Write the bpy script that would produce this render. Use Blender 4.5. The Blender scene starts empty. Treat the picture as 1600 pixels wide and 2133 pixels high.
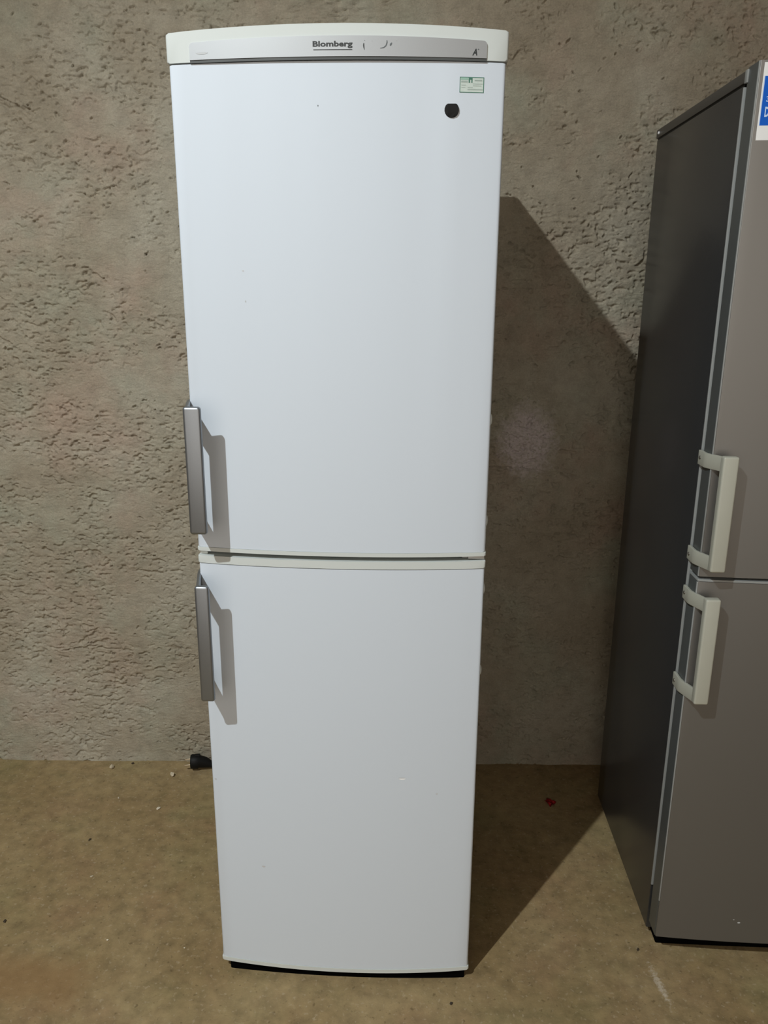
import bpy, bmesh, math, random
import numpy as np
from mathutils import Vector, Matrix

# ------------------------------------------------------------------ camera
scene = bpy.context.scene
COL = scene.collection
PITCH, YAW, ROLL, CAM_H, FPX = 0.27211, -0.04563, 0.00587, 1.59554, 1634.1
_cp, _sp, _cy, _sy = math.cos(PITCH), math.sin(PITCH), math.cos(YAW), math.sin(YAW)
_f = Vector((_sy*_cp, _cy*_cp, -_sp)); _r = Vector((_cy, -_sy, 0)); _u = _r.cross(_f)
_r2 = _r*math.cos(ROLL) + _u*math.sin(ROLL); _u2 = -_r*math.sin(ROLL) + _u*math.cos(ROLL)
cam_data = bpy.data.cameras.new('camera'); cam = bpy.data.objects.new('camera', cam_data)
COL.objects.link(cam)
cam_data.sensor_fit = 'HORIZONTAL'; cam_data.sensor_width = 36.0
cam_data.lens = FPX/1600*36.0; cam_data.clip_start = 0.02
cam.matrix_world = Matrix(((_r2.x, _u2.x, -_f.x, 0), (_r2.y, _u2.y, -_f.y, 0), (_r2.z, _u2.z, -_f.z, CAM_H), (0, 0, 0, 1)))
scene.camera = cam

# ------------------------------------------------------------------ light
world = bpy.data.worlds.new('world'); scene.world = world; world.use_nodes = True
world.node_tree.nodes['Background'].inputs[0].default_value = (1.0, 0.90, 0.80, 1)   # even fill light, let in by an open front added behind the camera
world.node_tree.nodes['Background'].inputs[1].default_value = 1.36
LAMP = Vector((-1.50, -0.75, 3.95))             # flood lamp high up, left of and behind the camera
AIM = Vector((-0.10, 2.35, -0.20))
ld = bpy.data.lights.new('flood_lamp', 'SPOT'); ld.energy = 485; ld.color = (0.93, 0.985, 1.0)
ld.spot_size = math.radians(74); ld.spot_blend = 1.0; ld.shadow_soft_size = 0.028
lo = bpy.data.objects.new('flood_lamp', ld); lo.location = LAMP; COL.objects.link(lo)
lo.rotation_euler = (AIM-LAMP).to_track_quat('-Z', 'Y').to_euler()
scene.view_settings.view_transform = 'Standard'; scene.view_settings.look = 'None'
scene.view_settings.gamma = 1.0; scene.view_settings.use_curve_mapping = False
scene.view_settings.exposure = 0.0

# ------------------------------------------------------------------ helpers
def srgb(r, g, b):
    f = lambda c: (c/255/12.92) if c/255 <= 0.04045 else ((c/255+0.055)/1.055)**2.4
    return (f(r), f(g), f(b), 1)

def mat(name, col, rough=0.5, metal=0.0, spec=0.5, grain=0.0, gscale=300.0, bump=0.0, bscale=400.0, coat=0.0):
    m = bpy.data.materials.new(name); m.use_nodes = True
    nt = m.node_tree; N = nt.nodes; b = N['Principled BSDF']
    b.inputs['Base Color'].default_value = col; b.inputs['Roughness'].default_value = rough
    b.inputs['Metallic'].default_value = metal; b.inputs['Specular IOR Level'].default_value = spec
    b.inputs['Coat Weight'].default_value = coat; b.inputs['Coat Roughness'].default_value = 0.15
    tc = N.new('ShaderNodeTexCoord')
    if grain > 0:
        nz = N.new('ShaderNodeTexNoise'); nz.inputs['Scale'].default_value = gscale; nz.inputs['Detail'].default_value = 4
        nt.links.new(tc.outputs['Object'], nz.inputs['Vector'])
        mx = N.new('ShaderNodeMix'); mx.data_type = 'RGBA'
        mx.inputs['A'].default_value = tuple(c*(1-grain) for c in col[:3]) + (1,)
        mx.inputs['B'].default_value = tuple(min(1, c*(1+grain)) for c in col[:3]) + (1,)
        nt.links.new(nz.outputs['Fac'], mx.inputs['Factor']); nt.links.new(mx.outputs['Result'], b.inputs['Base Color'])
    if bump > 0:
        nb = N.new('ShaderNodeTexNoise'); nb.inputs['Scale'].default_value = bscale
        nt.links.new(tc.outputs['Object'], nb.inputs['Vector'])
        bp = N.new('ShaderNodeBump'); bp.inputs['Strength'].default_value = bump; bp.inputs['Distance'].default_value = 0.001
        nt.links.new(nb.outputs['Fac'], bp.inputs['Height']); nt.links.new(bp.outputs['Normal'], b.inputs['Normal'])
    return m

def link(name, me, m, parent=None, smooth=False, loc=None):
    o = bpy.data.objects.new(name, me); COL.objects.link(o)
    if m is not None and not me.materials: me.materials.append(m)
    if parent is not None: o.parent = parent
    if loc is not None: o.location = loc
    if smooth:
        for p in me.polygons: p.use_smooth = True
    return o

def obj(name, bm, m, parent=None, smooth=False, autosmooth=False):
    bmesh.ops.recalc_face_normals(bm, faces=bm.faces)
    if autosmooth:
        for e in bm.edges:
            if len(e.link_faces) == 2: e.smooth = e.calc_face_angle(0) < math.radians(32)
        for f in bm.faces: f.smooth = True
    me = bpy.data.meshes.new(name); bm.to_mesh(me); bm.free()
    return link(name, me, m, parent, smooth)

def empty(name, loc, rz=0.0):
    o = bpy.data.objects.new(name, None); COL.objects.link(o)
    o.location = loc; o.rotation_euler = (0, 0, rz); o.empty_display_size = 0.1
    return o

def tag(o, label=None, cat=None, group=None, kind=None):
    if label: o['label'] = label
    if cat: o['category'] = cat
    if group: o['group'] = group
    if kind: o['kind'] = kind
    return o

def add_box(bm, x0, x1, y0, y1, z0, z1, bev=0.0, seg=2):
    r = bmesh.ops.create_cube(bm, size=1.0)
    bmesh.ops.scale(bm, vec=(x1-x0, y1-y0, z1-z0), verts=r['verts'])
    bmesh.ops.translate(bm, vec=((x0+x1)/2, (y0+y1)/2, (z0+z1)/2), verts=r['verts'])
    if bev > 0:
        es = list({e for v in r['verts'] for e in v.link_edges})
        bmesh.ops.bevel(bm, geom=es, offset=bev, segments=seg, profile=0.5, affect='EDGES')

def box(name, m, parent, x0, x1, y0, y1, z0, z1, bev=0.0, seg=2):
    bm = bmesh.new(); add_box(bm, x0, x1, y0, y1, z0, z1, bev, seg)
    return obj(name, bm, m, parent, autosmooth=bev > 0)

def add_prism(bm, outline, z0, z1, bev=0.0, seg=3):
    n = len(outline)
    lo_ = [bm.verts.new((x, y, z0)) for x, y in outline]; hi = [bm.verts.new((x, y, z1)) for x, y in outline]
    fb = bm.faces.new(lo_[::-1]); ft = bm.faces.new(hi)
    for i in range(n): bm.faces.new((lo_[i], lo_[(i+1) % n], hi[(i+1) % n], hi[i]))
    if bev > 0:
        bmesh.ops.bevel(bm, geom=list(fb.edges)+list(ft.edges), offset=bev, segments=seg, profile=0.5, affect='EDGES')

def front_y(x, hw, b, off=0.0, xc=0.0):
    t = (x-xc)/hw
    return off - b*(1-t*t)

def curved_outline(x0, x1, hw, b, off, yback, r=0.004, n=28, xc=0.0):
    """plan outline whose front follows the bulging door curve, front corners rounded"""
    pts = []
    yl = front_y(x0, hw, b, off, xc); yr = front_y(x1, hw, b, off, xc)
    for k in range(5):
        a = k/4*math.pi/2
        pts.append((x0 + r - r*math.cos(a), yl + r - r*math.sin(a)))
    for k in range(1, n):
        x = x0 + r + (x1-x0-2*r)*k/n
        pts.append((x, front_y(x, hw, b, off, xc)))
    for k in range(5):
        a = math.pi/2 - k/4*math.pi/2
        pts.append((x1 - r + r*math.cos(a), yr + r - r*math.sin(a)))
    pts += [(x1, yback), (x0, yback)]
    return pts

def curved(name, m, parent, x0, x1, hw, b, off, yback, z0, z1, r=0.004, bev=0.0, xc=0.0, n=28):
    bm = bmesh.new(); add_prism(bm, curved_outline(x0, x1, hw, b, off, yback, r, n, xc), z0, z1, bev)
    return obj(name, bm, m, parent, autosmooth=True)

def add_tube(bm, pts, rad, seg=10, cap=True):
    pts = [Vector(p) for p in pts]; rings = []
    rads = rad if isinstance(rad, (list, tuple)) else [rad]*len(pts)
    up = Vector((0, 0, 1))
    for i, p in enumerate(pts):
        t = (pts[min(i+1, len(pts)-1)] - pts[max(i-1, 0)]).normalized()
        s = t.cross(up)
        if s.length < 1e-3: s = t.cross(Vector((1, 0, 0)))
        s.normalize(); w = s.cross(t).normalized()
        rings.append([bm.verts.new(p + s*rads[i]*math.cos(a) + w*rads[i]*math.sin(a)) for a in [2*math.pi*k/seg for k in range(seg)]])
    for a, b in zip(rings, rings[1:]):
        for k in range(seg): bm.faces.new((a[k], a[(k+1) % seg], b[(k+1) % seg], b[k]))
    if cap: bm.faces.new(rings[0][::-1]); bm.faces.new(rings[-1])

def add_disc_y(bm, cx, cz, y0, y1, r, n=28, flat_top=None, bev=0.0):
    """short cylinder whose axis runs along y"""
    ring = []
    for k in range(n):
        a = 2*math.pi*k/n; x = r*math.cos(a); z = r*math.sin(a)
        if flat_top is not None: z = min(z, flat_top)
        ring.append((cx+x, cz+z))
    a_ = [bm.verts.new((x, y0, z)) for x, z in ring]; b_ = [bm.verts.new((x, y1, z)) for x, z in ring]
    fa = bm.faces.new(a_); bm.faces.new(b_[::-1])
    for k in range(n): bm.faces.new((a_[k], b_[k], b_[(k+1) % n], a_[(k+1) % n]))
    if bev > 0: bmesh.ops.bevel(bm, geom=list(fa.edges), offset=bev, segments=2, profile=0.5, affect='EDGES')

def print_mesh(name, polys, m, parent, yfun, label=None):
    """flat print lying on a door front: polygons in (x, z)"""
    bm = bmesh.new()
    for poly in polys:
        vs = [bm.verts.new((x, yfun(x), z)) for x, z in poly]
        bm.faces.new(vs)
    me = bpy.data.meshes.new(name)
    for f in bm.faces:
        f.normal_update()
        if f.normal.y > 0: f.normal_flip()
    bm.to_mesh(me); bm.free()
    o = link(name, me, m, parent)
    if label: o['label'] = label
    return o

def ribbon(pts, w):
    """thin stroke polygons along points (x, z, width factor)"""
    polys = []
    for (x0, z0, a), (x1, z1, b) in zip(pts, pts[1:]):
        dx, dz = x1-x0, z1-z0; l = math.hypot(dx, dz) or 1; nx, nz = -dz/l*w/2, dx/l*w/2
        polys.append([(x0+nx*a, z0+nz*a), (x1+nx*b, z1+nz*b), (x1-nx*b, z1-nz*b), (x0-nx*a, z0-nz*a)])
    return polys

def rect(x0, x1, z0, z1): return [(x0, z0), (x1, z0), (x1, z1), (x0, z1)]

def text_print(name, body, m, parent, x0, x1, z0, z1, yfun, bold=0.0, shear=0.0, label=None):
    cu = bpy.data.curves.new(name, 'FONT'); cu.body = body; cu.offset = bold; cu.shear = shear; cu.resolution_u = 3
    t = bpy.data.objects.new(name + '_tmp', cu); COL.objects.link(t)
    bpy.context.view_layer.update()
    dg = bpy.context.evaluated_depsgraph_get()
    me = bpy.data.meshes.new_from_object(t.evaluated_get(dg))
    bpy.data.objects.remove(t); bpy.data.curves.remove(cu)
    xs = [v.co.x for v in me.vertices]; ys = [v.co.y for v in me.vertices]
    ax, bx, ay, by = min(xs), max(xs), min(ys), max(ys)
    for v in me.vertices:
        x = x0 + (v.co.x-ax)/(bx-ax)*(x1-x0); z = z0 + (v.co.y-ay)/(by-ay)*(z1-z0)
        v.co = (x, yfun(x), z)
    me.materials.clear()
    o = link(name, me, m, parent)
    if label: o['label'] = label
    return o

# ------------------------------------------------------------------ procedural surfaces
def node(nt, t, **kw):
    n = nt.nodes.new(t)
    for k, v in kw.items(): setattr(n, k, v)
    return n

def noise(nt, vec, scale, detail=4, rough=0.55, dist=0.0):
    n = node(nt, 'ShaderNodeTexNoise'); n.inputs['Scale'].default_value = scale
    n.inputs['Detail'].default_value = detail; n.inputs['Roughness'].default_value = rough; n.inputs['Distortion'].default_value = dist
    nt.links.new(vec, n.inputs['Vector']); return n.outputs['Fac']

def ramp(nt, fac, stops):
    n = node(nt, 'ShaderNodeValToRGB'); cr = n.color_ramp
    while len(cr.elements) > len(stops): cr.elements.remove(cr.elements[-1])
    while len(cr.elements) < len(stops): cr.elements.new(1.0)
    for e, (p, c) in zip(cr.elements, stops): e.position = p; e.color = c if len(c) == 4 else tuple(c)+(1,)
    nt.links.new(fac, n.inputs['Fac']); return n.outputs['Color']

def mixc(nt, fac, a, b, blend='MIX'):
    n = node(nt, 'ShaderNodeMix', data_type='RGBA', blend_type=blend)
    for sock, v in (('Factor', fac), ('A', a), ('B', b)):
        if isinstance(v, (int, float)): n.inputs[sock].default_value = v
        elif isinstance(v, tuple): n.inputs[sock].default_value = v
        else: nt.links.new(v, n.inputs[sock])
    return n.outputs['Result']

def math_(nt, op, a, b=None, clamp=False):
    n = node(nt, 'ShaderNodeMath', operation=op, use_clamp=clamp)
    for i, v in enumerate((a, b)):
        if v is None: continue
        if isinstance(v, (int, float)): n.inputs[i].default_value = v
        else: nt.links.new(v, n.inputs[i])
    return n.outputs[0]

def mapping(nt, vec, scale=(1, 1, 1), loc=(0, 0, 0), rot=(0, 0, 0)):
    n = node(nt, 'ShaderNodeMapping'); n.inputs['Scale'].default_value = scale
    n.inputs['Location'].default_value = loc; n.inputs['Rotation'].default_value = rot
    nt.links.new(vec, n.inputs['Vector']); return n.outputs['Vector']

def blob(nt, vec, centre, radii, wob, soft=0.25, rotz=0.0):
    """soft-edged stain mask: 1 inside an ellipsoid whose rim is broken up by noise"""
    s = node(nt, 'ShaderNodeVectorMath', operation='SUBTRACT'); nt.links.new(vec, s.inputs[0]); s.inputs[1].default_value = centre
    v = s.outputs[0]
    if rotz: v = mapping(nt, v, rot=(0, 0, rotz))
    d = node(nt, 'ShaderNodeVectorMath', operation='DIVIDE'); nt.links.new(v, d.inputs[0]); d.inputs[1].default_value = radii
    l = node(nt, 'ShaderNodeVectorMath', operation='LENGTH'); nt.links.new(d.outputs[0], l.inputs[0])
    q = math_(nt, 'ADD', l.outputs['Value'], wob)
    mr = node(nt, 'ShaderNodeMapRange'); mr.inputs['From Min'].default_value = 1+soft; mr.inputs['From Max'].default_value = 1-soft
    nt.links.new(q, mr.inputs['Value']); return mr.outputs['Result']

def plaster_material():
    m = bpy.data.materials.new('rough_cement_plaster'); m.use_nodes = True; nt = m.node_tree
    b = nt.nodes['Principled BSDF']; tc = node(nt, 'ShaderNodeTexCoord'); P = tc.outputs['Object']
    big = noise(nt, P, 2.1, 3, 0.55, 0.4)
    c = ramp(nt, big, [(0.28, (0.256, 0.218, 0.158)), (0.47, (0.305, 0.269, 0.202)), (0.62, (0.349, 0.320, 0.251)), (0.8, (0.361, 0.347, 0.283))])
    green = noise(nt, mapping(nt, P, loc=(3.1, 0, 1.7)), 3.3, 4, 0.6)
    c = mixc(nt, ramp(nt, green, [(0.5, (0, 0, 0)), (0.72, (0.55, 0.55, 0.55))]), c, (0.302, 0.325, 0.251, 1))
    pink = noise(nt, mapping(nt, P, loc=(7.1, 2, 4.7)), 4.3, 4, 0.6)
    c = mixc(nt, ramp(nt, pink, [(0.53, (0, 0, 0)), (0.75, (0.6, 0.6, 0.6))]), c, (0.346, 0.254, 0.195, 1))
    mid = noise(nt, P, 24, 5, 0.6)
    c = mixc(nt, 0.5, c, ramp(nt, mid, [(0.3, (0.36, 0.36, 0.36)), (0.5, (0.5, 0.5, 0.5)), (0.72, (0.62, 0.62, 0.62))]), 'OVERLAY')
    fine = noise(nt, P, 210, 4, 0.65)
    c = mixc(nt, 0.35, c, ramp(nt, fine, [(0.3, (0.34, 0.34, 0.34)), (0.7, (0.66, 0.66, 0.66))]), 'OVERLAY')
    # whitish round splash of lime on the wall between the two refrigerators
    wob = math_(nt, 'MULTIPLY', math_(nt, 'SUBTRACT', noise(nt, P, 38, 4, 0.65), 0.5), 1.5)
    lime = blob(nt, P, (0.335, 0.0, 1.150), (0.078, 5.0, 0.098), wob, 0.32)
    speck = ramp(nt, noise(nt, P, 130, 3, 0.6), [(0.33, (0.25, 0.25, 0.25)), (0.55, (1, 1, 1))])
    lm = math_(nt, 'MULTIPLY', lime, 0.68); lm2 = mixc(nt, 1.0, lm, speck, 'MULTIPLY')
    c = mixc(nt, lm2, c, (0.62, 0.545, 0.56, 1))
    nt.links.new(c, b.inputs['Base Color']); b.inputs['Roughness'].default_value = 0.95; b.inputs['Specular IOR Level'].default_value = 0.15
    h1 = noise(nt, mapping(nt, P, scale=(1, 1, 1.7)), 85, 5, 0.65, 0.6)
    h2 = noise(nt, P, 420, 3, 0.6)
    hh = math_(nt, 'ADD', h1, math_(nt, 'MULTIPLY', h2, 0.25))
    bp = node(nt, 'ShaderNodeBump'); bp.inputs['Strength'].default_value = 0.75; bp.inputs['Distance'].default_value = 0.004
    nt.links.new(hh, bp.inputs['Height']); nt.links.new(bp.outputs['Normal'], b.inputs['Normal'])
    return m

def concrete_material():
    m = bpy.data.materials.new('dusty_brown_concrete'); m.use_nodes = True; nt = m.node_tree
    b = nt.nodes['Principled BSDF']; tc = node(nt, 'ShaderNodeTexCoord'); P = tc.outputs['Object']
    big = noise(nt, P, 2.6, 4, 0.6, 0.5)
    c = ramp(nt, big, [(0.27, (0.226, 0.157, 0.071)), (0.48, (0.274, 0.199, 0.098)), (0.68, (0.320, 0.241, 0.125))])
    rust = noise(nt, mapping(nt, P, loc=(9, 4, 0)), 5.5, 5, 0.62)
    c = mixc(nt, ramp(nt, rust, [(0.5, (0, 0, 0)), (0.75, (0.6, 0.6, 0.6))]), c, (0.285, 0.180, 0.098, 1))
    olive = noise(nt, mapping(nt, P, loc=(5, 1, 0)), 4.0, 4, 0.6)
    c = mixc(nt, ramp(nt, olive, [(0.5, (0, 0, 0)), (0.75, (0.55, 0.55, 0.55))]), c, (0.246, 0.219, 0.101, 1))
    mid = noise(nt, P, 26, 6, 0.62)
    c = mixc(nt, 0.55, c, ramp(nt, mid, [(0.3, (0.27, 0.27, 0.27)), (0.5, (0.5, 0.5, 0.5)), (0.72, (0.72, 0.72, 0.72))]), 'OVERLAY')
    fl = noise(nt, P, 95, 2, 0.5)
    c = mixc(nt, ramp(nt, fl, [(0.60, (0, 0, 0)), (0.72, (0.55, 0.55, 0.55))]), c, (0.42, 0.34, 0.22, 1))
    dk = noise(nt, mapping(nt, P, loc=(2, 9, 0)), 78, 2, 0.5)
    c = mixc(nt, ramp(nt, dk, [(0.64, (0, 0, 0)), (0.74, (0.6, 0.6, 0.6))]), c, (0.115, 0.078, 0.035, 1))
    # reddish-ochre stain near the left edge and a chalky scrape in front of the grey refrigerator
    wob = math_(nt, 'MULTIPLY', math_(nt, 'SUBTRACT', noise(nt, P, 14, 4, 0.6), 0.5), 1.6)
    rs = blob(nt, P, (-0.93, 1.47, 0), (0.17, 0.07, 5), wob, 0.5)
    c = mixc(nt, math_(nt, 'MULTIPLY', rs, 0.55), c, (0.27, 0.155, 0.066, 1))
    wob2 = math_(nt, 'MULTIPLY', math_(nt, 'SUBTRACT', noise(nt, P, 150, 3, 0.65), 0.5), 4.5)
    ch = blob(nt, P, (0.599, 1.538, 0), (0.0065, 0.042, 5), wob2, 0.6, rotz=-0.15)
    c = mixc(nt, math_(nt, 'MULTIPLY', ch, 0.55), c, (0.62, 0.55, 0.45, 1))
    nt.links.new(c, b.inputs['Base Color']); b.inputs['Roughness'].default_value = 0.85; b.inputs['Specular IOR Level'].default_value = 0.25
    h = math_(nt, 'ADD', noise(nt, P, 40, 6, 0.6), math_(nt, 'MULTIPLY', noise(nt, P, 260, 3, 0.6), 0.3))
    bp = node(nt, 'ShaderNodeBump'); bp.inputs['Strength'].default_value = 0.35; bp.inputs['Distance'].default_value = 0.004
    nt.links.new(h, bp.inputs['Height']); nt.links.new(bp.outputs['Normal'], b.inputs['Normal'])
    return m

M_PLASTER = plaster_material(); M_FLOOR = concrete_material()
M_PLAIN = mat('room_cement', (0.30, 0.255, 0.195, 1), 0.95, spec=0.1, grain=0.2, gscale=6)

# ------------------------------------------------------------------ the room
XL, XR, YF, WALL_Y, WALL_A, CEIL = -3.6, 3.4, -3.4, 2.4325, 0.03963, 4.1

def vnoise(X, Z, fx, fz, seed):
    rng = np.random.RandomState(seed); G = rng.rand(512, 512)
    x = X*fx + 97.3; z = Z*fz + 61.7
    xi = np.floor(x).astype(int); zi = np.floor(z).astype(int); u = x-xi; v = z-zi
    u = u*u*(3-2*u); v = v*v*(3-2*v)
    g = lambda a, b: G[a % 512, b % 512]
    return (g(xi, zi)*(1-u)+g(xi+1, zi)*u)*(1-v) + (g(xi, zi+1)*(1-u)+g(xi+1, zi+1)*u)*v

def sstep(a, b, t):
    t = np.clip((t-a)/(b-a), 0, 1); return t*t*(3-2*t)

def build_back_wall():
    xs = np.concatenate([np.arange(XL-0.2, -1.62, 0.02), np.arange(-1.62, -0.40, 0.0024), np.arange(-0.40, 0.06, 0.008), np.arange(0.06, 1.02, 0.0024), np.arange(1.02, XR+0.21, 0.02)])
    zs = np.concatenate([np.arange(-0.012, 2.46, 0.0024), np.arange(2.46, CEIL+0.05, 0.02)])
    X, Z = np.meshgrid(xs, zs, indexing='ij')
    H = 0.006*(vnoise(X, Z, 3.1, 3.6, 1)-.5) + 0.003*(vnoise(X, Z, 9, 11, 2)-.5)
    # patches of open, torn render among smoother trowelled areas
    cl = 0.6*vnoise(X, Z, 5.5, 7, 3) + 0.4*vnoise(X, Z, 14, 18, 4)
    open_ = sstep(0.40, 0.68, cl)
    wx = X + 0.006*(vnoise(X, Z, 40, 40, 21)-.5); wz = Z + 0.010*(vnoise(X, Z, 30, 30, 22)-.5)
    t1 = vnoise(wx, wz, 42, 75, 5); t2 = vnoise(wx, wz, 85, 150, 6)
    t3 = vnoise(wx, wz, 150, 230, 41)
    H += (0.34+0.66*open_)*(0.0030*(t1-.5) + 0.0030*(t2-.5) + 0.0014*(t3-.5))
    p = vnoise(wx, wz, 55, 105, 7)*0.65 + vnoise(wx, wz, 110, 170, 8)*0.35
    H -= 0.0062*sstep(0.630, 0.725, p)*sstep(0.36, 0.60, cl)
    p2 = vnoise(wx, wz, 95, 120, 9)
    H -= 0.0050*sstep(0.84, 0.91, p2)*sstep(0.30, 0.5, cl)
    # single gouges and cracks
    rng = np.random.RandomState(11)
    def gouge(cx, cz, L, W, a, d):
        i0, i1 = np.searchsorted(xs, [cx-L-W*3, cx+L+W*3]); k0, k1 = np.searchsorted(zs, [cz-L-W*3, cz+L+W*3])
        if i1 <= i0 or k1 <= k0: return
        x = X[i0:i1, k0:k1]-cx; z = Z[i0:i1, k0:k1]-cz
        u = x*math.cos(a)+z*math.sin(a); v = -x*math.sin(a)+z*math.cos(a) + 0.25*W*np.sin(u/L*5)
        r = np.sqrt((u/L)**2+(v/W)**2)
        H[i0:i1, k0:k1] -= d*(1-sstep(0.45, 1.15, r)) - 0.25*d*np.exp(-((r-1.5)/0.3)**2)
    for k in range(900):
        cx = rng.uniform(-1.6, 1.0); cz = rng.uniform(0.03, 2.42)
        gouge(cx, cz, rng.uniform(0.003, 0.010), rng.uniform(0.0018, 0.0036), rng.normal(0.15, 0.6), rng.uniform(0.004, 0.010))
    for (x0, z0, x1, z1, w) in [(-1.21, 2.125, -1.165, 2.105, .004), (-1.165, 2.105, -1.105, 2.080, .005), (0.21, 1.070, 0.32, 1.062, .004), (0.32, 1.062, 0.50, 1.040, .004), (0.18, 2.235, 0.235, 2.232, .004), (-1.15, 1.36, -1.10, 1.365, .004), (-1.42, 0.56, -1.36, 0.565, .004), (-1.2, 0.42, -1.08, 0.44, .004)]:
        n = 6
        for k in range(n):
            t = (k+.5)/n
            gouge(x0+(x1-x0)*t, z0+(z1-z0)*t+rng.normal(0, .0015), math.hypot(x1-x0, z1-z0)/n*0.75, w*0.8, math.atan2(z1-z0, x1-x0)+rng.normal(0, .15), 0.006)
    # lime splash sits slightly proud, and the render flares out at the floor
    H += 0.003*np.exp(-(((X-0.335)/0.07)**2+((Z-1.15)/0.09)**2)**2)*(0.6+0.8*vnoise(X, Z, 160, 160, 31))
    H += 0.005*np.exp(-(np.maximum(Z, 0)/0.016)**2)*(0.5+0.9*vnoise(X, Z, 18, 1, 33))
    Y = -H
    co = np.stack([X, Y, Z], -1).reshape(-1, 3).astype(np.float32)
    nx, nz = len(xs), len(zs)
    idx = np.arange(nx*nz).reshape(nx, nz)
    q = np.stack([idx[:-1, :-1], idx[1:, :-1], idx[1:, 1:], idx[:-1, 1:]], -1).reshape(-1, 4)
    me = bpy.data.meshes.new('wall_back'); nf = len(q)
    me.vertices.add(len(co)); me.vertices.foreach_set('co', co.ravel())
    me.loops.add(nf*4); me.loops.foreach_set('vertex_index', q.ravel().astype(np.int32))
    me.polygons.add(nf); me.polygons.foreach_set('loop_start', np.arange(0, nf*4, 4, dtype=np.int32))
    me.polygons.foreach_set('loop_total', np.full(nf, 4, dtype=np.int32)); me.polygons.foreach_set('use_smooth', np.ones(nf, dtype=bool))
    me.update(calc_edges=True); me.validate()
    o = link('wall_back', me, M_PLASTER); o.location = (0, WALL_Y, 0); o.rotation_euler = (0, 0, WALL_A)
    tag(o, kind='structure')
    return o
build_back_wall()

def slab(name, m, x0, x1, y0, y1, z0, z1):
    return tag(box(name, m, None, x0, x1, y0, y1, z0, z1), kind='structure')
slab('floor', M_FLOOR, XL-0.2, XR+0.2, YF-0.2, 2.75, -0.12, 0.0)
M_CEIL = mat('room_ceiling', (0.34, 0.32, 0.29, 1), 0.95, spec=0.1, grain=0.1, gscale=5)
slab('ceiling', M_CEIL, XL-0.2, XR+0.2, YF-0.2, 2.75, CEIL, CEIL+0.12)
slab('wall_right', M_PLAIN, XR, XR+0.15, YF, 2.75, 0, CEIL)
slab('wall_left', M_PLAIN, XL-0.15, XL, YF, 2.75, 0, CEIL)

# ------------------------------------------------------------------ materials of the things
M_WHITE = mat('white_enamel', (0.580, 0.640, 0.705, 1), 0.55, spec=0.3, bump=0.02, bscale=60)
M_CREAM = mat('cream_white_plastic', (0.560, 0.600, 0.585, 1), 0.6, spec=0.3)
M_SILVER = mat('silver_paint', (0.36, 0.375, 0.385, 1), 0.55, metal=0.8, grain=0.03, gscale=700)
M_HANDLE = mat('silver_grey_handle', (0.285, 0.305, 0.325, 1), 0.42, metal=0.9, grain=0.04, gscale=500)
M_DARK = mat('gap_shade_grey', (0.055, 0.062, 0.062, 1), 0.5)  # shade tone for the strips under the fascia and between the doors
M_BLACK = mat('black_plastic', (0.006, 0.006, 0.006, 1), 0.55, spec=0.2)
M_PLINTH = mat('black_plinth', (0.002, 0.002, 0.002, 1), 0.9, spec=0.02)
M_INK = mat('black_ink', (0.012, 0.016, 0.017, 1), 0.5)
M_FADED = mat('faded_ink', (0.10, 0.115, 0.12, 1), 0.6)
M_SMUDGE = mat('grey_smudge', (0.46, 0.48, 0.49, 1), 0.6)
M_MARK = mat('grey_scuff', (0.50, 0.52, 0.535, 1), 0.6)
M_MARKL = mat('light_scuff', (0.90, 0.92, 0.93, 1), 0.5)
M_STICK = mat('pale_green_sticker', (0.50, 0.58, 0.54, 1), 0.4, grain=0.12, gscale=90)
M_GREEN = mat('dark_green_print', (0.045, 0.16, 0.115, 1), 0.5)
M_GREEN2 = mat('mid_green_print', (0.27, 0.45, 0.37, 1), 0.5)
M_GREYPR = mat('grey_green_print', (0.30, 0.37, 0.34, 1), 0.5)
M_GASKET = mat('grey_gasket', (0.20, 0.205, 0.205, 1), 0.7)
M_STEEL = mat('zinc_steel', (0.42, 0.42, 0.41, 1), 0.4, metal=0.8)
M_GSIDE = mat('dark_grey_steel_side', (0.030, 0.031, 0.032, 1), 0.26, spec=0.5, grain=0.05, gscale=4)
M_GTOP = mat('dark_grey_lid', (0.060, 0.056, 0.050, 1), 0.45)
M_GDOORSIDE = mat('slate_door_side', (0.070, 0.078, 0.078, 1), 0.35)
M_GFRONT = mat('brushed_grey_door', (0.212, 0.208, 0.196, 1), 0.48, metal=0.75, grain=0.03, gscale=3)
M_GEDGE = mat('light_grey_edge', (0.27, 0.285, 0.28, 1), 0.4)
M_CREAMH = mat('cream_grey_handle', (0.39, 0.395, 0.335, 1), 0.45, grain=0.03, gscale=30)
M_SCREW = mat('screw_steel', (0.16, 0.15, 0.13, 1), 0.45, metal=0.7)
M_LWHITE = mat('label_white', (0.78, 0.80, 0.80, 1), 0.35)
M_LBLUE = mat('label_blue', (0.002, 0.105, 0.55, 1), 0.5, spec=0.2)
M_LPALE = mat('label_pale_blue', (0.50, 0.66, 0.90, 1), 0.35)
M_BRASS = mat('plug_pin_metal', (0.55, 0.46, 0.33, 1), 0.3, metal=0.9)
M_RED = mat('red_scrap', (0.52, 0.020, 0.022, 1), 0.5)
M_CHIP = mat('plaster_chip', (0.50, 0.43, 0.31, 1), 0.9, grain=0.2, gscale=120)
M_CHIPW = mat('pale_stone', (0.66, 0.60, 0.47, 1), 0.85, grain=0.1, gscale=150)
M_PEB = mat('dark_pebble', (0.045, 0.033, 0.020, 1), 0.85, grain=0.3, gscale=200)

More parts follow.
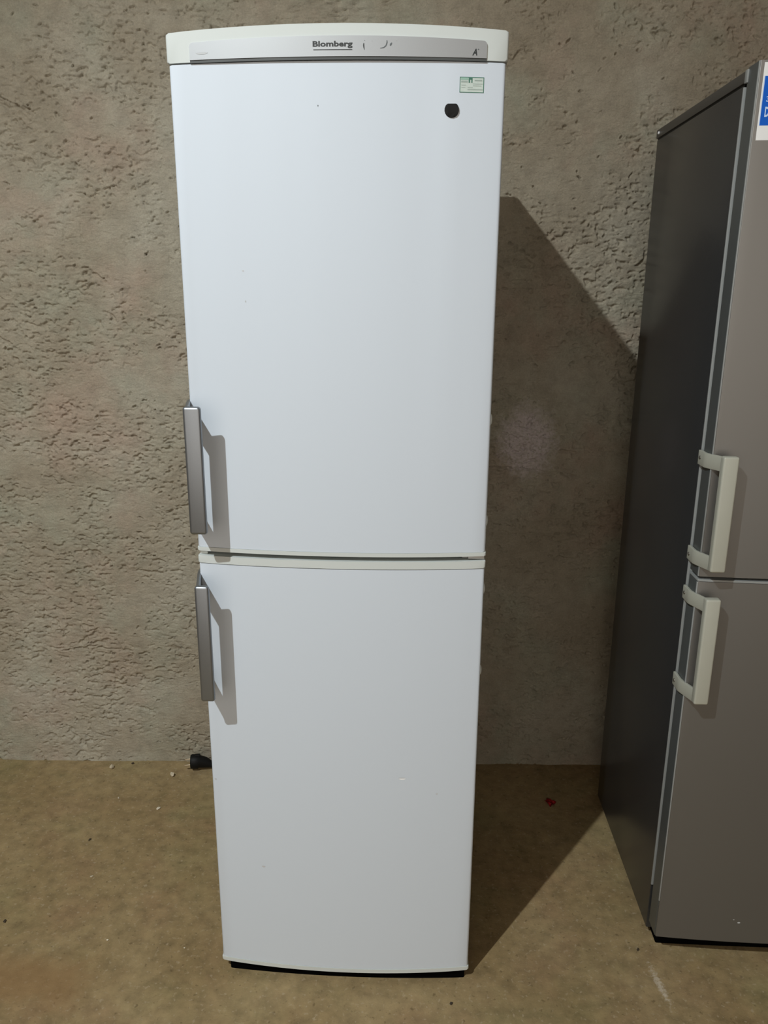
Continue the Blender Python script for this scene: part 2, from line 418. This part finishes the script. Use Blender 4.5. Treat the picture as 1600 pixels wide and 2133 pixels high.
# ------------------------------------------------------------------ handles (bar with two arms that wrap the door side)
def handle(parent, m_bar, m_arm, xs, xb0, xb1, yatt, ybar, yfront, zb0, zb1, zlift, arm_h, screws=True, bar_d=0.022, taper=0.0, rb=0.0045):
    """xs: outer face of the door side; xb0..xb1: bar width; yatt: rear end of the arms; ybar: bar front"""
    bm = bmesh.new()
    add_box(bm, xb0, xb1, ybar, ybar+bar_d, zb0, zb1, rb, 4)
    h = obj('handle', bm, m_bar, parent, autosmooth=True)
    for top in (1, 0):
        bm = bmesh.new(); n = 14; rings = []
        for k in range(n+1):
            t = k/n
            y = yatt + (ybar + 0.004 - yatt)*t
            t0 = 0.62*(yfront-yatt)/(ybar-yatt); s = max(0.0, (t-t0)/(1-t0)); s = 0.75*s + 0.25*s*s*(3-2*s)
            x = xs - 0.0080 + (xb0 + 0.003 - (xs - 0.0080))*s
            hh = arm_h*(1 - taper*s)
            zoff = zlift*(1-s)
            if top: z1 = zb1 - 0.001 + zoff; z0 = z1 - hh
            else: z0 = zb0 + 0.001 + zoff; z1 = z0 + hh
            th = 0.0075
            rings.append([bm.verts.new(c) for c in ((x, y, z0), (x+th, y, z0), (x+th, y, z1), (x, y, z1))])
        for a, b in zip(rings, rings[1:]):
            for j in range(4): bm.faces.new((a[j], a[(j+1) % 4], b[(j+1) % 4], b[j]))
        bm.faces.new(rings[0][::-1]); bm.faces.new(rings[-1])
        bmesh.ops.recalc_face_normals(bm, faces=bm.faces)
        es = [e for e in bm.edges if e.calc_face_angle(0) > math.radians(50)]
        bmesh.ops.bevel(bm, geom=es, offset=0.0015, segments=2, profile=0.5, affect='EDGES')
        obj('handle_arm', bm, m_arm, h, autosmooth=True)
        if screws:
            zc = (zb1 - arm_h/2 + zlift) if top else (zb0 + arm_h/2 + zlift)
            bm = bmesh.new()
            r = bmesh.ops.create_cone(bm, segments=14, radius1=0.0042, radius2=0.0034, depth=0.003, cap_ends=True)
            bmesh.ops.rotate(bm, verts=r['verts'], cent=(0, 0, 0), matrix=Matrix.Rotation(-math.pi/2, 3, 'Y'))
            bmesh.ops.translate(bm, verts=r['verts'], vec=(xs - 0.0085, yatt - 0.013, zc))
            obj('screw', bm, M_SCREW, h)
    return h

# ------------------------------------------------------------------ white refrigerator
WX, WY = -0.15895, 1.5297
HW, BULGE = 0.297, 0.022
wf = empty('white_refrigerator', (WX, WY, 0), 0.001)
tag(wf, 'tall white two-door refrigerator with silver handles, standing alone before the rough wall', 'refrigerator')
box('cabinet', M_WHITE, wf, -0.297, 0.297, 0.064, 0.676, 0.028, 2.022, 0.004)
fy = lambda x: front_y(x, HW, BULGE)
# upper door
dU = curved('door', M_WHITE, wf, -HW, HW, HW, BULGE, 0.0, 0.050, 1.0872, 1.9815, 0.006, 0.0015)
curved('trim_strip', M_CREAM, dU, -0.2985, 0.2985, HW, BULGE, -0.0012, 0.050, 1.0785, 1.0868, 0.005, 0.0014)
box('gasket', M_GASKET, dU, -0.283, 0.283, 0.050, 0.064, 1.10, 1.970)
# lower door
dL = curved('door', M_WHITE, wf, -HW, HW, HW, BULGE, 0.0, 0.050, 0.0405, 1.0505, 0.006, 0.0015)
curved('trim_strip', M_CREAM, dL, -0.2985, 0.2985, HW, BULGE, -0.0012, 0.050, 1.0522, 1.0685, 0.005, 0.0022)
curved('trim_strip', M_CREAM, dL, -0.2990, 0.2990, HW, BULGE, -0.0014, 0.050, 0.0295, 0.0400, 0.005, 0.0022)
box('gasket', M_GASKET, dL, -0.283, 0.283, 0.050, 0.064, 0.055, 1.04)
# top panel, silver fascia, dark strip painted as the shadow below it
CAPB = 0.0245
top = curved('top_panel', M_CREAM, wf, -0.3005, 0.3005, 0.3005, CAPB, -0.001, 0.070, 1.9838, 2.0312, 0.006, 0.0035)
for v in top.data.vertices:
    if v.co.z > 2.01: v.co.z += 0.0068*(1-(v.co.x/0.3005)**2)
fc = lambda x: front_y(x, 0.3005, CAPB, -0.001)
FX0, FX1 = -0.2560, 0.2625
def fascia_piece(name, m, off, z0, z1, rtop):
    """strip with rounded upper corners, following the top panel's curve"""
    bm = bmesh.new(); n = 40; cols = []
    for k in range(n+1):
        x = FX0 + (FX1-FX0)*(0.5-0.5*math.cos(math.pi*k/n)); e = min(x-FX0, FX1-x)
        zt = z1 if e >= rtop else z1 - rtop + math.sqrt(max(0, rtop**2-(rtop-e)**2))
        if rtop > 0.001: zt += 0.0052*(1-(x/0.262)**2)
        cols.append([bm.verts.new(c) for c in ((x, fc(x)+off, z0), (x, fc(x)+off, zt), (x, fc(x)+0.004, zt), (x, fc(x)+0.004, z0))])
    for a, b in zip(cols, cols[1:]):
        for j in range(4): bm.faces.new((a[j], a[(j+1) % 4], b[(j+1) % 4], b[j]))
    bm.faces.new(cols[0]); bm.faces.new(cols[-1][::-1])
    return obj(name, bm, m, top, autosmooth=True)
fas = fascia_piece('fascia', M_SILVER, -0.0022, 1.9868, 2.0135, 0.006)
fas['label'] = 'silver strip with printed lettering'
fascia_piece('fascia_shade_strip', M_DARK, -0.0010, 1.9822, 1.9868, 0.0001)  # dark strip drawn in place of the shadow under the fascia
pf = lambda x: fc(x) - 0.0025
text_print('lettering', 'Blomberg', M_INK, top, -0.0368, 0.0318, 1.9990, 2.0102, pf, bold=0.034, label='black printed lettering')
print_mesh('lettering_underline', [rect(-0.0358, -0.0020, 1.9962, 1.9976), rect(-0.0020, 0.0312, 1.9962, 1.9976)], M_INK, top, pf)
text_print('rating_mark', 'A', M_INK, top, 0.2370, 0.2458, 1.9905, 2.0010, pf, bold=0.03, shear=0.25, label='small black letter mark')
print_mesh('rating_plus', ribbon([(0.2462, 2.0000, 1), (0.2490, 2.0000, 1)], .0008) + ribbon([(0.2476, 2.0013, 1), (0.2476, 1.9987, 1)], .0008), M_FADED, top, pf)
def worn(pts, w, m=M_FADED): print_mesh('worn_mark', ribbon(pts, w), m, top, pf)
worn([(0.0512, 2.0068, .6), (0.0508, 2.0040, 1.2), (0.0512, 2.0000, 1), (0.0520, 1.9966, .4)], .0018, M_INK)
worn([(0.0522, 2.0102, .5), (0.0526, 2.0112, .9)], .0012)
worn([(0.0648, 2.0112, .7), (0.0652, 2.0096, .7)], .0014, M_SMUDGE)
worn([(0.0905, 2.0115, .6), (0.0908, 2.0080, 1.2), (0.0890, 2.0030, 1), (0.0850, 2.0000, .9), (0.0790, 1.9990, .5)], .0018, M_FADED)
worn([(0.0960, 2.0030, .6), (0.0972, 2.0050, 1.3), (0.0990, 2.0075, .5)], .0026, M_FADED)
worn([(0.1060, 2.0108, .8), (0.1074, 2.0120, .6)], .0014, M_SMUDGE)
sm = [(-0.2335+0.0125*math.cos(a)*(0.8+.2*math.sin(3*a)), 1.9965+0.0022*math.sin(a)*(1+.3*math.cos(2*a))) for a in [2*math.pi*k/16 for k in range(16)]]
print_mesh('smudge', [sm], M_SMUDGE, top, pf)
# energy sticker on the upper door
pd = lambda e: (lambda x: fy(x) - e)
SX0, SX1, SZ0, SZ1 = 0.2170, 0.2595, 1.9335, 1.9580
stk = print_mesh('sticker', [rect(SX0+(SX1-SX0)*k/4, SX0+(SX1-SX0)*(k+1)/4, SZ0, SZ1) for k in range(4)], M_STICK, dU, pd(.0003), 'small pale green printed sticker')
w_ = 0.0012
print_mesh('sticker_border', [rect(SX0, SX0+w_, SZ0, SZ1), rect(SX1-w_, SX1, SZ0, SZ1), rect(SX0, (SX0+SX1)/2, SZ1-w_, SZ1), rect((SX0+SX1)/2, SX1, SZ1-w_, SZ1), rect(SX0, (SX0+SX1)/2, SZ0, SZ0+w_*.8), rect((SX0+SX1)/2, SX1, SZ0, SZ0+w_*.8)], M_GREEN, dU, pd(.0005))
print_mesh('sticker_print', [rect(.2325, .2350, 1.9490, 1.9572), rect(.2372, .2392, 1.9490, 1.9572), rect(.2350, .2372, 1.9540, 1.9572)], M_GREEN, dU, pd(.0006))
print_mesh('sticker_print', [rect(.2190, .2318, 1.9535, 1.9570)], M_GREEN2, dU, pd(.0006))
print_mesh('sticker_print', [rect(.2195, .2310, 1.9495, 1.9518), rect(.2430, .2560, 1.9520, 1.9538), rect(.2400, .2570, 1.9470, 1.9478), rect(.2400, .2550, 1.9440, 1.9448), rect(.2310, .2575, 1.9378, 1.9390), rect(.2310, .2400, 1.9410, 1.9418), rect(.2200, .2280, 1.9450, 1.9456), rect(.2200, .2270, 1.9415, 1.9421)], M_GREYPR, dU, pd(.0006))
# black plug filling a hole in the upper door
bm = bmesh.new(); PX, PZ = 0.2043, 1.9055
add_disc_y(bm, PX, PZ, fy(PX)-0.0018, fy(PX)+0.004, 0.0127, 36, flat_top=0.0098, bev=0.001)
pl = obj('hole_plug', bm, M_BLACK, dU, autosmooth=True); pl['label'] = 'round black plug'
# little scuffs on the doors
for (x, z, w, h, m, d) in [(0.1330, 0.5640, .0155, .0022, M_MARK, dL), (0.1340, 0.5612, .0150, .0030, M_MARKL, dL), (0.2110, 0.5215, .0055, .0030, M_MARK, dL), (-0.1845, 0.3142, .0090, .0050, M_MARK, dL), (-0.1760, 1.634, .0040, .0026, M_MARK, dU), (-0.1733, 1.579, .0026, .0040, M_SMUDGE, dU), (-0.0300, 1.9112, .0016, .0030, M_FADED, dU), (-0.2890, 0.5350, .0040, .0040, M_MARK, dL)]:
    pts = [(x + w/2*math.cos(a), z + h/2*math.sin(a)*(1+.25*math.sin(3*a))) for a in [2*math.pi*k/10 for k in range(10)]]
    print_mesh('scuff', [pts], m, d, pd(.0003))
box('gap_shade_strip', M_DARK, wf, -0.290, 0.290, 0.030, 0.0635, 1.0692, 1.0778)  # added dark strip, gives the gap between the doors its shade
# plinth, hinge, stop, screw caps on the right side
curved('plinth', M_PLINTH, wf, -0.281, 0.290, HW, 0.013, 0.006, 0.60, 0.0, 0.0285, 0.004)
bm = bmesh.new(); add_box(bm, 0.262, 0.296, 0.004, 0.060, 1.0700, 1.0770, .001); add_box(bm, 0.250, 0.266, 0.012, 0.060, 1.0695, 1.0775, .001)
obj('hinge', bm, M_STEEL, wf)
box('door_stop', M_CREAM, wf, -0.2945, -0.279, 0.006, 0.055, 1.0690, 1.0780, 0.001)
for z in (1.357, 1.150, 1.002, 0.815):
    bm = bmesh.new(); r = bmesh.ops.create_uvsphere(bm, u_segments=14, v_segments=8, radius=0.0075)
    bmesh.ops.scale(bm, vec=(0.45, 1, 1.5), verts=r['verts']); bmesh.ops.translate(bm, vec=(0.2975, 0.016, z), verts=r['verts'])
    obj('screw_cap', bm, M_CREAM, dU if z > 1.05 else dL, smooth=True)
handle(wf, M_HANDLE, M_HANDLE, -HW, -0.2905, -0.2560, 0.040, -0.073, 0.0, 1.1345, 1.3870, 0.003, 0.046, True, 0.0125, 0.12, 0.0058)
handle(wf, M_HANDLE, M_HANDLE, -HW, -0.2895, -0.2600, 0.040, -0.073, 0.0, 0.7680, 1.0259, 0.003, 0.046, True, 0.0125, 0.12, 0.0058)

# ------------------------------------------------------------------ grey refrigerator
GX, GY, GA = 0.60457, 1.68606, 0.01021
gf = empty('grey_refrigerator', (GX, GY, 0), GA)
tag(gf, 'dark grey two-door refrigerator with cream handles, cut off by the right edge', 'refrigerator')
GW, GB, GC = 0.300, 0.012, 0.300
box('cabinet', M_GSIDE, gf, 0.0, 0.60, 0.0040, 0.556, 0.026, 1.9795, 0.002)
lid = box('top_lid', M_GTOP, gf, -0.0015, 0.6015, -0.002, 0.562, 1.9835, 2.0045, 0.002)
box('corner_cap', M_GEDGE, lid, -0.0022, 0.6022, -0.014, -0.002, 1.9815, 2.0050, 0.0015)
box('lid_groove', M_BLACK, lid, 0.0015, 0.5985, 0.002, 0.555, 1.9775, 1.9840)
bm = bmesh.new(); r = bmesh.ops.create_cone(bm, segments=14, radius1=0.0042, radius2=0.0030, depth=0.004, cap_ends=True)
bmesh.ops.rotate(bm, verts=r['verts'], cent=(0, 0, 0), matrix=Matrix.Rotation(-math.pi/2, 3, 'Y')); bmesh.ops.translate(bm, verts=r['verts'], vec=(-0.0022, 0.540, 1.9945))
obj('screw', bm, M_LWHITE, lid)
box('front_frame', M_GEDGE, gf, -0.0008, 0.6008, -0.0005, 0.0040, 0.16, 1.9770, 0.0012)
gy_ = lambda x: front_y(x, GW, GB, -0.0605, GC)
for (z0, z1, up) in ((1.0095, 2.0085, 1), (0.0590, 0.9985, 0)):
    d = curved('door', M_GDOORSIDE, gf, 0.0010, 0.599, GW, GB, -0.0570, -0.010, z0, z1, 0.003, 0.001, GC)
    skin = curved('door_skin', M_GFRONT, d, 0.0022, 0.5978, GW, GB, -0.0605, -0.0560, z0+0.0005, z1-0.0005, 0.0018, 0.0006, GC)
    zlow = z0 + 0.001 if up else 0.165
    box('edge_strip', M_GEDGE, d, -0.0002, 0.0026, -0.0612, -0.0568, zlow, z1-0.001, 0.0010)
    box('gasket', M_GASKET, d, 0.012, 0.588, -0.0102, -0.0004, z0+0.01, z1-0.02)
    if not up: curved('trim_strip', M_GEDGE, d, 0.0005, 0.5995, GW, GB, -0.0612, -0.010, 0.9990, 1.0035, 0.003, 0.0008, GC)
    if up:
        lab = curved('label_sheet', M_LWHITE, d, 0.0095, 0.290, GW, GB, -0.0609, -0.0600, 1.8735, 2.0040, 0.0003, 0.0, GC)
        lab['label'] = 'white and blue printed label'
        yl = lambda x: front_y(x, GW, GB, -0.0611, GC)
        yl2 = lambda x: front_y(x, GW, GB, -0.0613, GC)
        print_mesh('label_field', [rect(0.0130+0.268*k/12, 0.0130+0.268*(k+1)/12, 1.8985, 1.9815) for k in range(12)], M_LBLUE, d, yl, 'blue field of the label')
        print_mesh('label_rule', [rect(0.0117, 0.0129, 1.8985, 1.9815)], M_LPALE, d, yl)
        text_print('label_lettering', '3', M_LPALE, d, 0.0195, 0.0260, 1.9385, 1.9475, yl2, 0.02)
        text_print('label_lettering', 'D', M_LPALE, d, 0.0195, 0.0275, 1.9130, 1.9300, yl2, 0.03)
handle(gf, M_CREAMH, M_CREAMH, 0.001, 0.0065, 0.0385, -0.001, -0.108, -0.062, 1.0345, 1.2815, -0.004, 0.031, True, 0.020)
handle(gf, M_CREAMH, M_CREAMH, 0.001, 0.0065, 0.0385, -0.001, -0.108, -0.062, 0.7265, 0.9740, -0.004, 0.031, True, 0.020)
curved('plinth', M_PLINTH, gf, 0.0200, 0.580, GW, 0.004, -0.0185, 0.05, 0.0, 0.0560, 0.003, 0.0, GC)
for (x, y) in ((0.035, 0.025), (0.565, 0.025), (0.035, 0.52), (0.565, 0.52)):
    bm = bmesh.new(); r = bmesh.ops.create_cone(bm, segments=18, radius1=0.020, radius2=0.017, depth=0.028, cap_ends=True)
    bmesh.ops.translate(bm, verts=r['verts'], vec=(x, max(y, 0.075), 0.014)); obj('foot', bm, M_BLACK, gf, autosmooth=True)
for (x, z, w) in ((0.195, 0.118, .007), (0.182, 0.126, .004)):
    pts = [(x + w/2*math.cos(a), z + w*.3*math.sin(a)) for a in [2*math.pi*k/8 for k in range(8)]]
    print_mesh('scuff', [pts], M_MARK, gf, lambda x: gy_(x) - 0.0003)

# ------------------------------------------------------------------ power plug lying behind the white refrigerator
pg = empty('power_plug', (-0.742, 2.3500, 0.0), math.radians(8))
pg.scale = (1.18, 1.18, 1.25)
tag(pg, 'black power plug with two pins lying at the wall behind the white refrigerator', 'plug')
bm = bmesh.new()
path = [(-0.024, 0, 0.026), (-0.021, 0, 0.026), (-0.004, 0, 0.025), (0.0, 0, 0.025), (0.018, 0, 0.021), (0.036, 0.0, 0.014), (0.05, 0, 0.010)]
add_tube(bm, path, [0.0185, 0.0200, 0.0200, 0.0175, 0.0150, 0.0090, 0.0060], 20)
body = obj('plug_body', bm, M_BLACK, pg, autosmooth=True)
for (dy, dz) in ((-0.0085, -0.004), (0.0085, 0.004)):
    bm = bmesh.new(); add_tube(bm, [(-0.043, dy, 0.0235+dz), (-0.040, dy, 0.0237+dz), (-0.024, dy, 0.025+dz)], [0.0014, 0.0023, 0.0023], 10)
    obj('pin', bm, M_BRASS, pg, autosmooth=True)
bm = bmesh.new(); add_box(bm, -0.012, 0.004, -0.005, 0.005, 0.036, 0.0475, 0.0015); obj('grip_tab', bm, M_BLACK, pg)
bm = bmesh.new(); n = 24
add_tube(bm, [(0.045 + 0.42*k/n, 0.010*math.sin(k/n*6)-0.06*(k/n)**2, 0.0105 - 0.0065*min(1, k/5)) for k in range(n+1)], 0.0038, 10)
obj('cord', bm, M_BLACK, pg, autosmooth=True)

# ------------------------------------------------------------------ litter on the floor
def chip(name, x, y, sx, sy, sz, m, seed, label, cat, group=None, rz=None):
    rng = random.Random(seed); bm = bmesh.new()
    for k in range(16):
        v = Vector((rng.gauss(0, 1), rng.gauss(0, 1), rng.gauss(0, 1))).normalized()*rng.uniform(.75, 1)
        bm.verts.new((v.x*sx/2, v.y*sy/2, v.z*sz/2))
    res = bmesh.ops.convex_hull(bm, input=bm.verts)
    bmesh.ops.delete(bm, geom=[v for v in bm.verts if not v.link_faces], context='VERTS')
    bmesh.ops.rotate(bm, verts=bm.verts, cent=(0, 0, 0), matrix=Matrix.Rotation(rz if rz is not None else rng.uniform(0, 3), 3, 'Z'))
    zmin = min(v.co.z for v in bm.verts)
    bmesh.ops.translate(bm, verts=bm.verts, vec=(0, 0, -zmin))
    o = obj(name, bm, m); o.location = (x, y, 0)
    return tag(o, label, cat, group)
chip('plaster_chip', -1.0475, 2.3359, .022, .014, .020, M_CHIP, 1, 'pale plaster chip at the wall foot, farthest left of the chips', 'chip')
chip('plaster_chip', -0.8247, 2.3052, .024, .016, .018, M_CHIP, 2, 'pale angular plaster chip nearest the black plug', 'chip')
chip('plaster_chip', -0.8151, 2.1287, .018, .012, .007, M_CHIPW, 3, 'flat whitish chip on the floor in front of the angular chip', 'chip')
chip('pebble', -0.9624, 2.1752, .008, .008, .006, M_CHIPW, 4, 'tiny whitish pebble between two pale chips left of the white refrigerator', 'pebble')
chip('pebble', -0.9734, 1.9710, .014, .008, .006, M_PEB, 5, 'small dark pebble in mid floor left of the white refrigerator', 'pebble')
chip('pebble', 0.0969, 1.4588, .011, .008, .007, M_PEB, 6, 'small dark pebble in front of the white refrigerator', 'pebble')
chip('pebble', -1.0657, 1.6465, .015, .009, .006, M_PEB, 7, 'small dark pebble at the left edge of the picture', 'pebble')
chip('pebble', -0.7735, 1.600, .0075, .0055, .005, M_CHIPW, 8, 'tiny yellowish pebble alone on the floor at lower left', 'pebble')
chip('pebble', -0.5700, 1.585, .0055, .0045, .004, M_CHIPW, 9, 'tiny white pebble near the lower left corner of the white refrigerator', 'pebble')
chip('plaster_chip', -0.905, 1.820, .012, .009, .005, M_CHIP, 12, 'flat pale chip on the open floor at left', 'chip')
chip('pebble', 0.5745, 1.640, .010, .008, .007, M_PEB, 10, 'dark pebble beside the foot of the grey refrigerator', 'pebble')
chip('pebble', -0.985, 2.368, .014, .009, .008, M_PEB, 13, 'dark sliver against the wall beside the leftmost chip', 'pebble')
# crumpled red scrap in the shadow
bm = bmesh.new(); rng = random.Random(5); g = []
for i in range(6):
    row = []
    for j in range(5):
        row.append(bm.verts.new(((i/5-.5)*.026 + rng.uniform(-.0015, .0015), (j/4-.5)*.030 + rng.uniform(-.0015, .0015), 0.003 + 0.012*abs(math.sin(i*0.9+j*0.5)) + rng.uniform(0, .002))))
    g.append(row)
for i in range(5):
    for j in range(4): bm.faces.new((g[i][j], g[i+1][j], g[i+1][j+1], g[i][j+1]))
bmesh.ops.solidify(bm, geom=bm.faces[:], thickness=0.0012)
zm = min(v.co.z for v in bm.verts); bmesh.ops.translate(bm, verts=bm.verts, vec=(0, 0, -zm))
rs = obj('red_scrap', bm, M_RED, smooth=True); rs.location = (0.4437, 2.225, 0); rs.rotation_euler = (0, 0, 0.6)
tag(rs, 'crumpled red plastic scrap on the shadowed floor between the refrigerators', 'scrap')
